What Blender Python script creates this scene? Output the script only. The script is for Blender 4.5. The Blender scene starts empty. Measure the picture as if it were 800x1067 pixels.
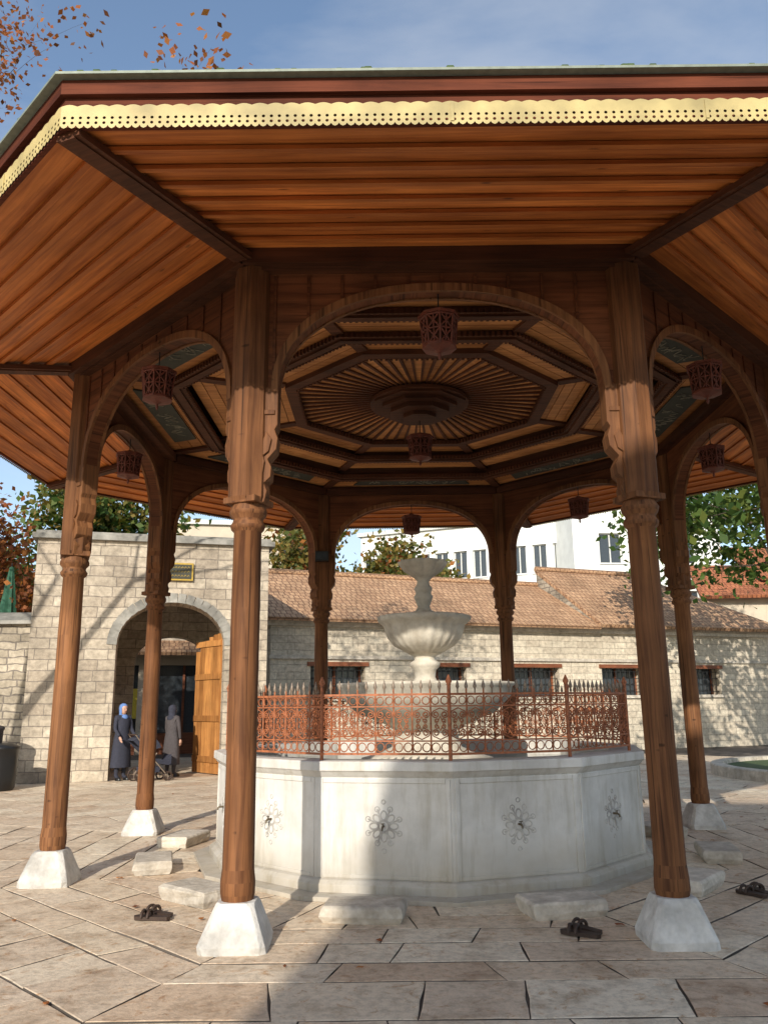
import bpy, math, random
import numpy as np
from mathutils import Vector, Matrix
random.seed(7); np.random.seed(7)
sin,cos,pi=math.sin,math.cos,math.pi
rad=math.radians
scene=bpy.context.scene
COL=scene.collection

# ---------------------------------------------------------------- materials
def nd(nt,typ,ins=None,**props):
    n=nt.nodes.new(typ)
    for k,v in props.items(): setattr(n,k,v)
    if ins:
        for k,v in ins.items():
            if isinstance(v,bpy.types.NodeSocket): nt.links.new(v,n.inputs[k])
            else: n.inputs[k].default_value=v
    return n
def ramp(nt,fac,stops):
    r=nd(nt,'ShaderNodeValToRGB',{0:fac})
    cr=r.color_ramp
    while len(cr.elements)<len(stops): cr.elements.new(0.5)
    for e,(p,c) in zip(cr.elements,stops):
        e.position=p; e.color=(c[0],c[1],c[2],1) if not isinstance(c,(int,float)) else (c,c,c,1)
    return r.outputs[0]
def mul(nt,a,b,f=1.0,mode='MULTIPLY'):
    m=nd(nt,'ShaderNodeMix',data_type='RGBA',blend_type=mode)
    m.inputs[0].default_value=f if not isinstance(f,bpy.types.NodeSocket) else 0
    if isinstance(f,bpy.types.NodeSocket): nt.links.new(f,m.inputs[0])
    for i,x in ((6,a),(7,b)):
        if isinstance(x,bpy.types.NodeSocket): nt.links.new(x,m.inputs[i])
        else: m.inputs[i].default_value=(*x,1)
    return m.outputs[2]
def newmat(name,rough=0.7,metal=0,spec=0.5):
    m=bpy.data.materials.new(name); m.use_nodes=True
    nt=m.node_tree; b=nt.nodes['Principled BSDF']
    b.inputs['Roughness'].default_value=rough; b.inputs['Metallic'].default_value=metal
    b.inputs['Specular IOR Level'].default_value=spec
    return m,nt,b
def uvmap(nt,sx,sy):
    u=nd(nt,'ShaderNodeUVMap'); 
    mp=nd(nt,'ShaderNodeMapping',{'Vector':u.outputs[0],'Scale':(sx,sy,1)})
    return mp.outputs[0]
def varv(nt,lo,hi):
    a=nd(nt,'ShaderNodeAttribute',attribute_name='var')
    r=nd(nt,'ShaderNodeMapRange',{0:a.outputs['Fac'],3:lo,4:hi})
    return r.outputs[0]
def bump(nt,b,h,s=0.3,d=0.01):
    bp=nd(nt,'ShaderNodeBump',{'Strength':s,'Distance':d,'Height':h})
    nt.links.new(bp.outputs[0],b.inputs['Normal'])
def wood(name,dark,light,axis='u',rough=0.55,lo=0.7,hi=1.25,spec=0.35,knots=False,low=0.6,crack=0.0):
    m,nt,b=newmat(name,rough,spec=spec)
    vec=uvmap(nt,*((1.2,22) if axis=='u' else (22,1.2)))
    a=nd(nt,'ShaderNodeAttribute',attribute_name='var')
    add=nd(nt,'ShaderNodeVectorMath',{0:vec,1:(0,0,0)},operation='ADD')
    cx=nd(nt,'ShaderNodeCombineXYZ'); mm=nd(nt,'ShaderNodeMath',{0:a.outputs['Fac'],1:37.0},operation='MULTIPLY')
    nt.links.new(mm.outputs[0],cx.inputs[2]); nt.links.new(cx.outputs[0],add.inputs[1])
    n=nd(nt,'ShaderNodeTexNoise',{'Vector':add.outputs[0],'Scale':1.0,'Detail':5,'Roughness':0.6,'Distortion':0.6})
    c=ramp(nt,n.outputs[0],[(0.3,dark),(0.62,light)])
    hgt=n.outputs[0]
    if knots:
        kv=uvmap(nt,2.2,7)
        ad2=nd(nt,'ShaderNodeVectorMath',{0:kv,1:cx.outputs[0]},operation='ADD')
        vo=nd(nt,'ShaderNodeTexVoronoi',{'Vector':ad2.outputs[0],'Scale':1.0})
        c=mul(nt,c,ramp(nt,vo.outputs['Distance'],[(0.04,0.4),(0.11,1.0)]))
    if crack:
        mc=nd(nt,'ShaderNodeMapping',{'Vector':add.outputs[0],'Scale':(1.6,0.5,1) if axis=='v' else (0.5,1.6,1)})
        nc=nd(nt,'ShaderNodeTexNoise',{'Vector':mc.outputs[0],'Scale':1.0,'Detail':2,'Roughness':0.5})
        ck=ramp(nt,nc.outputs[0],[(0.30,crack),(0.37,1.0)])
        c=mul(nt,c,ck)
    tc=nd(nt,'ShaderNodeTexCoord')
    n2=nd(nt,'ShaderNodeTexNoise',{'Vector':tc.outputs['Object'],'Scale':1.7,'Detail':4})
    c=mul(nt,c,ramp(nt,n2.outputs[0],[(0.3,low),(0.7,1.08)]))
    c=mul(nt,c,nd(nt,'ShaderNodeCombineColor',{0:varv(nt,lo,hi),1:varv(nt,lo*0.93,hi),2:varv(nt,lo*0.88,hi)}).outputs[0])
    nt.links.new(c,b.inputs['Base Color'])
    bump(nt,b,hgt,0.45,0.008)
    return m
def stone(name,c1,c2,scale=3,rough=0.8,bs=0.3,bd=0.01,lo=0.8,hi=1.15,fine=40,stain=0.6,streak=0):
    m,nt,b=newmat(name,rough,spec=0.3)
    tc=nd(nt,'ShaderNodeTexCoord')
    n=nd(nt,'ShaderNodeTexNoise',{'Vector':tc.outputs['Object'],'Scale':scale,'Detail':6,'Roughness':0.65})
    c=ramp(nt,n.outputs[0],[(0.3,c1),(0.65,c2)])
    n2=nd(nt,'ShaderNodeTexNoise',{'Vector':tc.outputs['Object'],'Scale':scale*0.35,'Detail':4,'Roughness':0.7})
    c=mul(nt,c,ramp(nt,n2.outputs[0],[(0.35,stain),(0.6,1.0)]))
    if streak:
        mp=nd(nt,'ShaderNodeMapping',{'Vector':tc.outputs['Object'],'Scale':(7,7,0.8)})
        n4=nd(nt,'ShaderNodeTexNoise',{'Vector':mp.outputs[0],'Scale':1.0,'Detail':5,'Roughness':0.7})
        c=mul(nt,c,ramp(nt,n4.outputs[0],[(0.32,(streak,streak*0.97,streak*0.9)),(0.5,(1,1,1))]))
        sx=nd(nt,'ShaderNodeSeparateXYZ',{0:tc.outputs['Object']})
        hz=nd(nt,'ShaderNodeMath',{0:sx.outputs[2],1:n.outputs[0]},operation='SUBTRACT')
        c=mul(nt,c,ramp(nt,nd(nt,'ShaderNodeMapRange',{0:hz.outputs[0],1:-0.5,2:0.3}).outputs[0],[(0.0,(0.62,0.57,0.49)),(0.6,(1,1,1))]))
    v=varv(nt,lo,hi)
    c=mul(nt,c,nd(nt,'ShaderNodeCombineColor',{0:v,1:v,2:v}).outputs[0])
    nt.links.new(c,b.inputs['Base Color'])
    n3=nd(nt,'ShaderNodeTexNoise',{'Vector':tc.outputs['Object'],'Scale':fine,'Detail':4})
    bump(nt,b,n3.outputs[0],bs,bd)
    return m
def masonry(name,c1,c2,mortar,bw,rh,ms=0.012,rough=0.9,dist=0.02,bd=0.03,stain=0.6):
    m,nt,b=newmat(name,rough,spec=0.2)
    u=uvmap(nt,1,1)
    nz=nd(nt,'ShaderNodeTexNoise',{'Vector':u,'Scale':2.5,'Detail':3})
    sub=nd(nt,'ShaderNodeVectorMath',{0:nz.outputs[1],1:(0.5,0.5,0.5)},operation='SUBTRACT')
    sc=nd(nt,'ShaderNodeVectorMath',{0:sub.outputs[0],'Scale':dist*3},operation='SCALE')
    ad=nd(nt,'ShaderNodeVectorMath',{0:u,1:sc.outputs[0]},operation='ADD')
    br=nd(nt,'ShaderNodeTexBrick',{'Vector':ad.outputs[0],'Color1':(*c1,1),'Color2':(*c2,1),'Mortar':(*mortar,1),'Scale':1,'Mortar Size':ms,'Mortar Smooth':0.3,'Bias':0,'Brick Width':bw,'Row Height':rh},offset=0.42,squash=1.3,squash_frequency=3)
    n2=nd(nt,'ShaderNodeTexNoise',{'Vector':u,'Scale':9,'Detail':5,'Roughness':0.7})
    n3=nd(nt,'ShaderNodeTexNoise',{'Vector':u,'Scale':0.7,'Detail':4,'Roughness':0.7})
    c=mul(nt,br.outputs[0],ramp(nt,n2.outputs[0],[(0.3,0.65),(0.7,1.2)]))
    c=mul(nt,c,ramp(nt,n3.outputs[0],[(0.35,stain),(0.6,1.05)]))
    nt.links.new(c,b.inputs['Base Color'])
    h=nd(nt,'ShaderNodeMath',{0:n2.outputs[0],1:br.outputs[1]},operation='SUBTRACT')
    bump(nt,b,h.outputs[0],0.6,bd)
    return m
def plain(name,c,rough=0.6,metal=0,ns=0.8,scale=20):
    m,nt,b=newmat(name,rough,metal)
    tc=nd(nt,'ShaderNodeTexCoord')
    n=nd(nt,'ShaderNodeTexNoise',{'Vector':tc.outputs['Object'],'Scale':scale,'Detail':4})
    v=ramp(nt,n.outputs[0],[(0.3,ns),(0.7,1.1)])
    nt.links.new(mul(nt,tuple(c),v),b.inputs['Base Color'])
    return m
def leafmat(name,c1,c2,c3):
    m,nt,b=newmat(name,0.6,spec=0.3)
    a=nd(nt,'ShaderNodeAttribute',attribute_name='var')
    c=ramp(nt,a.outputs['Fac'],[(0.0,c1),(0.55,c2),(1.0,c3)])
    nt.links.new(c,b.inputs['Base Color'])
    tr=nd(nt,'ShaderNodeBsdfTranslucent'); 
    nt.links.new(mul(nt,c,(1.3,1.3,0.6)),tr.inputs[0])
    mx=nd(nt,'ShaderNodeMixShader',{0:0.35})
    nt.links.new(b.outputs[0],mx.inputs[1]); nt.links.new(tr.outputs[0],mx.inputs[2])
    nt.links.new(mx.outputs[0],nt.nodes['Material Output'].inputs[0])
    return m

M={}
M['col']=wood('wood_column',(0.105,0.042,0.018),(0.26,0.115,0.047),'v',0.65,spec=0.2,knots=True,crack=0.35,lo=0.8,hi=1.15)
M['arch']=wood('wood_arch',(0.085,0.029,0.012),(0.19,0.066,0.026),'u',0.65,spec=0.2,crack=0.5)
M['dark']=wood('wood_dark',(0.060,0.023,0.012),(0.12,0.045,0.021),'u',0.65,spec=0.2)
M['board']=wood('wood_soffit',(0.42,0.112,0.026),(0.80,0.27,0.062),'u',0.55,0.66,1.12,0.25,True,0.78)
M['ceil']=wood('wood_ceiling',(0.42,0.165,0.055),(0.70,0.32,0.11),'u',0.6,0.65,1.1,0.25,False,0.75)
M['paint']=plain('painted_panel',(0.055,0.055,0.04),0.8)
M['gilt']=plain('faded_script',(0.24,0.22,0.16),0.6)
M['fascia']=wood('wood_fascia',(0.075,0.022,0.013),(0.14,0.040,0.020),'u',0.75,spec=0.12,crack=0.5)
M['lace']=plain('gilded_tin_trim',(0.52,0.41,0.17),0.6,0.0,0.6,4)
M['metal']=plain('zinc_edge',(0.22,0.25,0.2),0.6,0.2)
M['roof']=masonry('roof_shingle',(0.12,0.08,0.06),(0.2,0.14,0.1),(0.04,0.03,0.02),0.3,0.25)
M['marble']=stone('white_marble',(0.58,0.555,0.51),(0.76,0.735,0.69),2.6,0.6,0.2,0.006,0.92,1.05,30,0.8,streak=0.8)
M['marble2']=stone('weathered_marble',(0.50,0.44,0.35),(0.74,0.68,0.57),6,0.6,0.25,0.01,0.9,1.05,50,0.7)
M['groove']=stone('carved_marble',(0.48,0.455,0.41),(0.64,0.61,0.57),12,0.7)
M['base']=stone('whitewashed_stone',(0.55,0.52,0.47),(0.74,0.71,0.66),7,0.8,0.6,0.03,0.9,1.05,14,0.62)
M['slab']=stone('step_stone',(0.45,0.39,0.31),(0.70,0.63,0.53),8,0.75,0.5,0.03,0.85,1.05,18,0.7)
M['fence']=plain('painted_iron',(0.40,0.13,0.05),0.6,0.0,0.5,30)
M['finial']=plain('old_iron',(0.26,0.20,0.15),0.5,0.2)
M['brass']=plain('brass',(0.14,0.11,0.07),0.5,0.6)
M['iron']=plain('dark_iron',(0.03,0.03,0.03),0.5,0.4)
M['lantern']=plain('lantern_wood',(0.15,0.035,0.018),0.6,0,0.6)
M['gate']=masonry('gate_ashlar',(0.58,0.50,0.39),(0.42,0.35,0.27),(0.27,0.23,0.19),0.52,0.24,0.010,stain=0.65)
M['rubble']=masonry('rubble_wall',(0.52,0.45,0.35),(0.34,0.29,0.22),(0.22,0.19,0.16),0.38,0.17,0.016,dist=0.05)
M['wall']=masonry('courtyard_stone',(0.68,0.60,0.47),(0.57,0.49,0.38),(0.44,0.38,0.30),0.5,0.21,0.010,stain=0.8)
M['tile']=masonry('clay_tile',(0.58,0.36,0.21),(0.46,0.27,0.155),(0.23,0.13,0.08),0.17,0.28,0.018,bd=0.06,dist=0.01,stain=0.75)
M['tile2']=masonry('orange_tile',(0.50,0.19,0.09),(0.42,0.15,0.07),(0.2,0.07,0.04),0.2,0.3,0.02,bd=0.06,dist=0.01)
M['coping']=stone('grey_coping',(0.25,0.24,0.21),(0.38,0.36,0.32),4)
M['white']=plain('white_render',(0.76,0.76,0.72),0.85,0,0.93,1.5)
M['cream']=plain('cream_render',(0.55,0.47,0.36),0.85,0,0.9,1.5)
M['pink']=plain('pink_render',(0.60,0.42,0.33),0.85,0,0.9,1.5)
M['lead']=plain('lead_sheet',(0.16,0.17,0.18),0.6,0.3,0.8,2)
M['glass']=plain('window_glass',(0.05,0.06,0.07),0.12)
M['frame']=plain('window_frame',(0.6,0.6,0.57),0.6)
M['wframe']=wood('window_wood',(0.14,0.045,0.02),(0.26,0.09,0.04))
M['door']=wood('door_oak',(0.30,0.12,0.035),(0.55,0.26,0.08),'v',0.6,crack=0.5)
M['bark']=stone('bark',(0.06,0.045,0.035),(0.14,0.11,0.085),6,0.95,0.8,0.03,0.9,1.1,14)
M['leaf']=leafmat('leaf_green',(0.03,0.07,0.015),(0.07,0.125,0.025),(0.15,0.18,0.04))
M['leafy']=leafmat('leaf_yellowing',(0.06,0.09,0.02),(0.14,0.13,0.03),(0.30,0.19,0.05))
M['leafo']=leafmat('leaf_autumn',(0.11,0.045,0.02),(0.30,0.09,0.03),(0.42,0.17,0.045))
M['grass']=plain('grass',(0.06,0.10,0.025),0.9,0,0.6,9)
M['black']=plain('black_plastic',(0.012,0.012,0.013),0.35)
M['rubber']=plain('brown_rubber',(0.045,0.024,0.015),0.65)
M['green']=plain('green_canvas',(0.02,0.09,0.05),0.8)
M['water']=plain('water',(0.06,0.08,0.07),0.05)
M['skin']=plain('skin',(0.48,0.28,0.2),0.55,0,0.95)
M['blue']=plain('blue_cloth',(0.12,0.22,0.48),0.9,0,0.8)
M['navy']=plain('dark_cloth',(0.03,0.032,0.05),0.9,0,0.8)
M['grey']=plain('grey_cloth',(0.07,0.06,0.062),0.9,0,0.8)
M['yellow']=plain('yellow_poster',(0.6,0.48,0.05),0.6)
M['gold']=plain('gold_letters',(0.5,0.33,0.06),0.4,0.4)
# paving
m,nt,b=newmat('limestone_paving',0.6,spec=0.35); M['pave']=m
tc=nd(nt,'ShaderNodeTexCoord')
a=nd(nt,'ShaderNodeAttribute',attribute_name='var')
c=ramp(nt,a.outputs['Fac'],[(0.0,(0.56,0.42,0.30)),(0.25,(0.68,0.57,0.43)),(0.5,(0.60,0.48,0.36)),(0.75,(0.74,0.65,0.51)),(1.0,(0.62,0.50,0.38))])
n=nd(nt,'ShaderNodeTexNoise',{'Vector':tc.outputs['Object'],'Scale':2.6,'Detail':6,'Roughness':0.7})
c=mul(nt,c,ramp(nt,n.outputs[0],[(0.3,(0.60,0.53,0.46)),(0.5,(1,0.98,0.95)),(0.75,(1.12,1.10,1.06))]))
n2=nd(nt,'ShaderNodeTexNoise',{'Vector':tc.outputs['Object'],'Scale':16,'Detail':6,'Roughness':0.75})
c=mul(nt,c,ramp(nt,n2.outputs[0],[(0.35,0.72),(0.55,1.05)]))
n5=nd(nt,'ShaderNodeTexNoise',{'Vector':tc.outputs['Object'],'Scale':6,'Detail':7,'Roughness':0.8,'Distortion':1.5})
c=mul(nt,c,ramp(nt,n5.outputs[0],[(0.36,(0.74,0.58,0.45)),(0.46,(1,1,1))]))
nt.links.new(c,b.inputs['Base Color'])
s=nd(nt,'ShaderNodeMath',{0:n.outputs[0],1:n2.outputs[0]},operation='ADD')
bump(nt,b,s.outputs[0],0.5,0.018)
M['ground']=stone('ground',(0.09,0.075,0.06),(0.17,0.14,0.115),3)

# ---------------------------------------------------------------- mesh builder
class MB:
    def __init__(s): s.v=[];s.f=[];s.var=[];s.mi=[];s.sm=[]
    def add(s,vs,fs,mi=0,var=None,sm=False):
        o=len(s.v); s.v+= [tuple(p) for p in vs]
        if var is None: var=random.random()
        for f in fs:
            s.f.append(tuple(i+o for i in f)); s.var.append(var); s.mi.append(mi); s.sm.append(sm)
    def ob(s,o,a,b,c,mi=0,var=None):
        o,a,b,c=map(Vector,(o,a,b,c))
        vs=[o,o+a,o+a+b,o+b,o+c,o+a+c,o+a+b+c,o+b+c]
        fs=[(0,3,2,1),(4,5,6,7),(0,1,5,4),(1,2,6,5),(2,3,7,6),(3,0,4,7)]
        if a.cross(b).dot(c)<0: fs=[tuple(reversed(f)) for f in fs]
        s.add(vs,fs,mi,var)
    def box(s,c,sz,rz=0,mi=0,var=None):
        R=Matrix.Rotation(rz,3,'Z'); c=Vector(c)
        a=R@Vector((sz[0],0,0));b=R@Vector((0,sz[1],0));k=Vector((0,0,sz[2]))
        s.ob(c-a/2-b/2-k/2,a,b,k,mi,var)
    def prism(s,poly,o,u,v,w,mi=0,var=None):
        o,u,v,w=map(Vector,(o,u,v,w)); n=len(poly)
        vs=[o+u*p[0]+v*p[1] for p in poly]; vs+=[p+w for p in vs]
        fs=[tuple(range(n-1,-1,-1)),tuple(range(n,2*n))]+[(i,(i+1)%n,n+(i+1)%n,n+i) for i in range(n)]
        ar=sum(poly[i][0]*poly[(i+1)%n][1]-poly[(i+1)%n][0]*poly[i][1] for i in range(n))
        if ar*u.cross(v).dot(w)<0: fs=[tuple(reversed(f)) for f in fs]
        s.add(vs,fs,mi,var)
    def tube(s,pts,r,n=6,mi=0,var=None,cap=True,sm=True):
        pts=[Vector(p) for p in pts]; m=len(pts)
        if not isinstance(r,(list,tuple)): r=[r]*m
        if var is None: var=random.random()
        vs=[];T=(pts[1]-pts[0]).normalized()
        A=T.orthogonal().normalized()
        for i in range(m):
            if i==0:T=pts[1]-pts[0]
            elif i==m-1:T=pts[-1]-pts[-2]
            else:T=pts[i+1]-pts[i-1]
            if T.length<1e-9: T=Vector((0,0,1))
            T.normalize()
            A=(A-T*A.dot(T))
            if A.length<1e-6: A=T.orthogonal()
            A.normalize(); B=T.cross(A)
            for j in range(n):
                a=2*pi*j/n; vs.append(pts[i]+(A*cos(a)+B*sin(a))*r[i])
        fs=[(i*n+j,i*n+(j+1)%n,(i+1)*n+(j+1)%n,(i+1)*n+j) for i in range(m-1) for j in range(n)]
        s.add(vs,fs,mi,var,sm)
        if cap: s.add(vs[:n],[tuple(range(n-1,-1,-1))],mi,var); s.add(vs[-n:],[tuple(range(n))],mi,var)
    def lathe(s,prof,c,n=24,mi=0,var=None,sm=True,off=0,mod=None,sx=1,sy=1):
        vs=[];m=len(prof)
        if var is None: var=random.random()
        for i,(r,z) in enumerate(prof):
            for j in range(n):
                a=off+2*pi*j/n; rr=r*(mod(i,a) if mod else 1)
                vs.append((c[0]+rr*cos(a)*sx,c[1]+rr*sin(a)*sy,c[2]+z))
        fs=[(i*n+j,i*n+(j+1)%n,(i+1)*n+(j+1)%n,(i+1)*n+j) for i in range(m-1) for j in range(n)]
        s.add(vs,fs,mi,var,sm)
        s.add(vs[:n],[tuple(range(n-1,-1,-1))],mi,var); s.add(vs[-n:],[tuple(range(n))],mi,var)
    def obj(s,name,mats,parent=None,bevel=0):
        me=bpy.data.meshes.new(name); me.from_pydata(s.v,[],s.f)
        for mm in mats: me.materials.append(M[mm] if isinstance(mm,str) else mm)
        me.polygons.foreach_set('material_index',s.mi); me.polygons.foreach_set('use_smooth',s.sm)
        at=me.attributes.new('var','FLOAT','FACE'); at.data.foreach_set('value',s.var)
        me.update()
        uv=me.uv_layers.new(name='UVMap'); data=np.zeros(len(me.loops)*2)
        co=np.array(s.v)
        for p in me.polygons:
            nn=p.normal; t=Vector((-nn.y,nn.x,0))
            if t.length<0.02: t=Vector((1,0,0))
            t.normalize(); b_=nn.cross(t)
            for li,vi in zip(p.loop_indices,p.vertices):
                q=co[vi]; data[2*li]=q[0]*t.x+q[1]*t.y+q[2]*t.z; data[2*li+1]=q[0]*b_.x+q[1]*b_.y+q[2]*b_.z
        uv.data.foreach_set('uv',data)
        o=bpy.data.objects.new(name,me); COL.objects.link(o)
        if parent: o.parent=parent
        if bevel:
            bm_=o.modifiers.new('bevel','BEVEL'); bm_.width=bevel; bm_.segments=2; bm_.limit_method='ANGLE'
        return o
def empty(name,loc=(0,0,0)):
    e=bpy.data.objects.new(name,None); COL.objects.link(e); e.empty_display_size=0.3
    return e

# ---------------------------------------------------------------- camera, light
cam=bpy.data.cameras.new('camera'); co_=bpy.data.objects.new('camera',cam); COL.objects.link(co_)
cam.sensor_fit='HORIZONTAL'; cam.sensor_width=36; cam.lens=38.1; cam.clip_end=2000; cam.clip_start=0.05
co_.matrix_world=Matrix.Translation((0,0,1.6))@Matrix.Rotation(rad(90+13.3),4,'X')@Matrix.Rotation(-0.011,4,'Z')
scene.camera=co_
EL,AZ=25,13
sd=Vector((-sin(rad(AZ))*cos(rad(EL)),-cos(rad(AZ))*cos(rad(EL)),sin(rad(EL))))
sun=bpy.data.lights.new('sun','SUN'); sun.energy=5.0; sun.angle=rad(0.5); sun.color=(1,0.93,0.82)
so=bpy.data.objects.new('sun',sun); COL.objects.link(so); so.rotation_euler=sd.to_track_quat('Z','Y').to_euler()
w=bpy.data.worlds.new('World'); scene.world=w; w.use_nodes=True; nt=w.node_tree
bg=nt.nodes['Background']; bg.inputs[1].default_value=0.15
sky=nd(nt,'ShaderNodeTexSky',sky_type='NISHITA',sun_disc=False,sun_elevation=rad(EL),sun_rotation=rad(180+AZ))
tc=nd(nt,'ShaderNodeTexCoord')
mp=nd(nt,'ShaderNodeMapping',{'Vector':tc.outputs['Generated'],'Scale':(1.2,3,5)})
cn=nd(nt,'ShaderNodeTexNoise',{'Vector':mp.outputs[0],'Scale':1.3,'Detail':8,'Roughness':0.55,'Distortion':0.3})
cf=ramp(nt,cn.outputs[0],[(0.34,0.04),(0.75,0.55)])
nt.links.new(mul(nt,mul(nt,sky.outputs[0],(1.25,1.35,1.40)),(5.6,5.7,5.8),cf,'MIX'),bg.inputs[0])
scene.view_settings.view_transform='Standard'; scene.view_settings.look='None'

# ---------------------------------------------------------------- pavilion
CX,CY=0.46,9.68
def P(k,a,u,z,step=45,off=0):
    th=rad(step*k+off); return Vector((CX+a*sin(th)+u*cos(th),CY-a*cos(th)+u*sin(th),z))
def TN(k,step=45,off=0):
    th=rad(step*k+off); return Vector((cos(th),sin(th),0)),Vector((sin(th),-cos(th),0))
T8=math.tan(rad(22.5))
pav=empty('timber_fountain_pavilion')
AP=3.62; HS=AP*T8
cols=MB(); bases=MB(); caps=MB(); arch=MB()
R8=AP/cos(rad(22.5))
for k in range(8):
    th=rad(22.5+45*k); c=(CX+R8*sin(th),CY-R8*cos(th),0)
    v=random.random()
    ring=lambda h,z,ch:[(c[0]+x+random.uniform(-.006,.006),c[1]+y+random.uniform(-.006,.006),z) for x,y in((-h+ch,-h),(h-ch,-h),(h,-h+ch),(h,h-ch),(h-ch,h),(-h+ch,h),(-h,h-ch),(-h,-h+ch))]
    vs=ring(0.228,0.0,0.04)+ring(0.228,0.05,0.035)+ring(0.145,0.27,0.035)+ring(0.13,0.30,0.045)
    fs=[tuple(range(24,32))]
    for q in(0,8,16):
        for i in range(8): fs.append((q+i,q+(i+1)%8,q+8+(i+1)%8,q+8+i))
    bases.add(vs,fs)
    wob=[1+random.uniform(-.02,.02) for _ in range(20)]
    cols.lathe([(0.112,0.30),(0.12,0.34),(0.12,0.42),(0.11,0.5),(0.109,1.1),(0.108,1.7),(0.107,2.3),(0.104,2.88),(0.125,2.9),(0.135,2.93),(0.115,2.96),(0.115,2.98),(0.14,3.01),(0.145,3.04),(0.125,3.08),(0.13,3.1)],c,16,0,v,mod=lambda i,a:wob[i]*(1+0.012*cos(8*a)))
    cols.lathe([(0.15,3.1),(0.16,3.14),(0.16,5.1)],c,8,0,v*0.5,False,off=th+pi/8)
    for sgn,kk in((-1,k),(1,k+1)):
        t,n=TN(kk); d=t*sgn
        poly=[(0.0,3.1),(0.13,3.1),(0.15,3.19),(0.125,3.25),(0.175,3.30),(0.18,3.38),(0.15,3.44),(0.215,3.52),(0.225,3.61),(0.20,3.68),(0.222,3.72),(0.222,4.03),(0,4.03)]
        caps.prism(poly,Vector(c)-n*0.085,d,(0,0,1),n*0.17,0,v)
        caps.prism([(0.04,3.2),(0.11,3.26),(0.13,3.42),(0.09,3.56),(0.05,3.42)],Vector(c)+n*0.085,d,(0,0,1),n*0.025,0,v*.5)
        caps.prism([(0.10,3.45),(0.16,3.5),(0.18,3.6),(0.14,3.66),(0.11,3.58)],Vector(c)+n*0.085,d,(0,0,1),n*0.02,0,v*.5)
        caps.prism([(0.02,3.8),(0.2,3.8),(0.2,3.84),(0.02,3.84)],Vector(c)+n*0.085,d,(0,0,1),n*0.012,0,v*.5)
    caps.box((c[0],c[1],3.115),(0.28,0.28,0.05),th,0,v)
cols.obj('columns',['col'],pav); bases_o=bases.obj('column_feet',['base'],pav,0.006); caps.obj('carved_brackets',['col'],pav,0.006)
a_=1.28;b_=0.86;zs=4.0
def archz(u): 
    q=min(1,abs(u)/a_); return zs+b_*(1-q**2.25)**(1/2.25)
for k in range(8):
    t,n=TN(k); us=[-a_*cos(pi*i/40) for i in range(41)]
    o=P(k,AP,0,0); v=random.random()
    top=5.02
    fr=0.06
    vs=[];
    for u in us:
        for zz in(archz(u),top):
            for s_ in(fr,-fr): vs.append(o+t*u+n*s_+Vector((0,0,zz)))
    fs=[]
    for i in range(40):
        q=i*4;r=q+4
        fs+=[(q,r,r+2,q+2),(q+1,q+3,r+3,r+1),(q,q+1,r+1,r),(q+2,r+2,r+3,q+3)]
    arch.add(vs,fs,0,v)
    for sg in(-1,1):
        arch.ob(o+t*(sg*a_)-n*fr+Vector((0,0,4.0)),t*(sg*(HS-a_)),n*(2*fr),(0,0,top-4.0),0,v)
    for s_ in(fr,-fr-0.03):
        vs=[]
        for u in us:
            zz=archz(u)
            ux=u*(1+0.055/a_); 
            q=min(1,abs(ux)/(a_+0.055)); zo=zs+(b_+0.055)*(1-q**2.25)**(1/2.25)
            for (uu,zq) in((u,zz-0.012),(ux,zo)):
                for d_ in(0,0.03): vs.append(o+t*uu+n*(s_+d_)+Vector((0,0,zq)))
        fs=[]
        for i in range(40):
            q=i*4;r=q+4
            fs+=[(q+1,r+1,r+3,q+3),(q,q+2,r+2,r),(q,r,r+1,q+1),(q+2,q+3,r+3,r+2)]
        arch.add(vs,fs,1,v)
    for i in range(-5,6):
        u=i*0.27+0.03
        if archz(u)+0.08<top-0.03 : arch.ob(o+t*(u-0.012)+n*fr+Vector((0,0,archz(u)+0.07)),t*0.024,n*0.012,(0,0,top-0.02-archz(u)-0.07),0,v*.4)
    arch.ob(o-t*(HS+0.04)-n*0.13+Vector((0,0,5.02)),t*(2*HS+0.08),n*0.26,(0,0,0.16),2)
    arch.ob(P(k,AP+0.13,-(HS+0.07),5.05),t*(2*HS+0.14),n*0.07,(0,0,0.13),2)
    arch.ob(P(k,AP-0.21,-(HS-0.1),5.00),t*(2*HS-0.2),n*0.08,(0,0,0.10),2)
arch.obj('arched_fascia_boards',['arch','col','dark'],pav)
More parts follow.
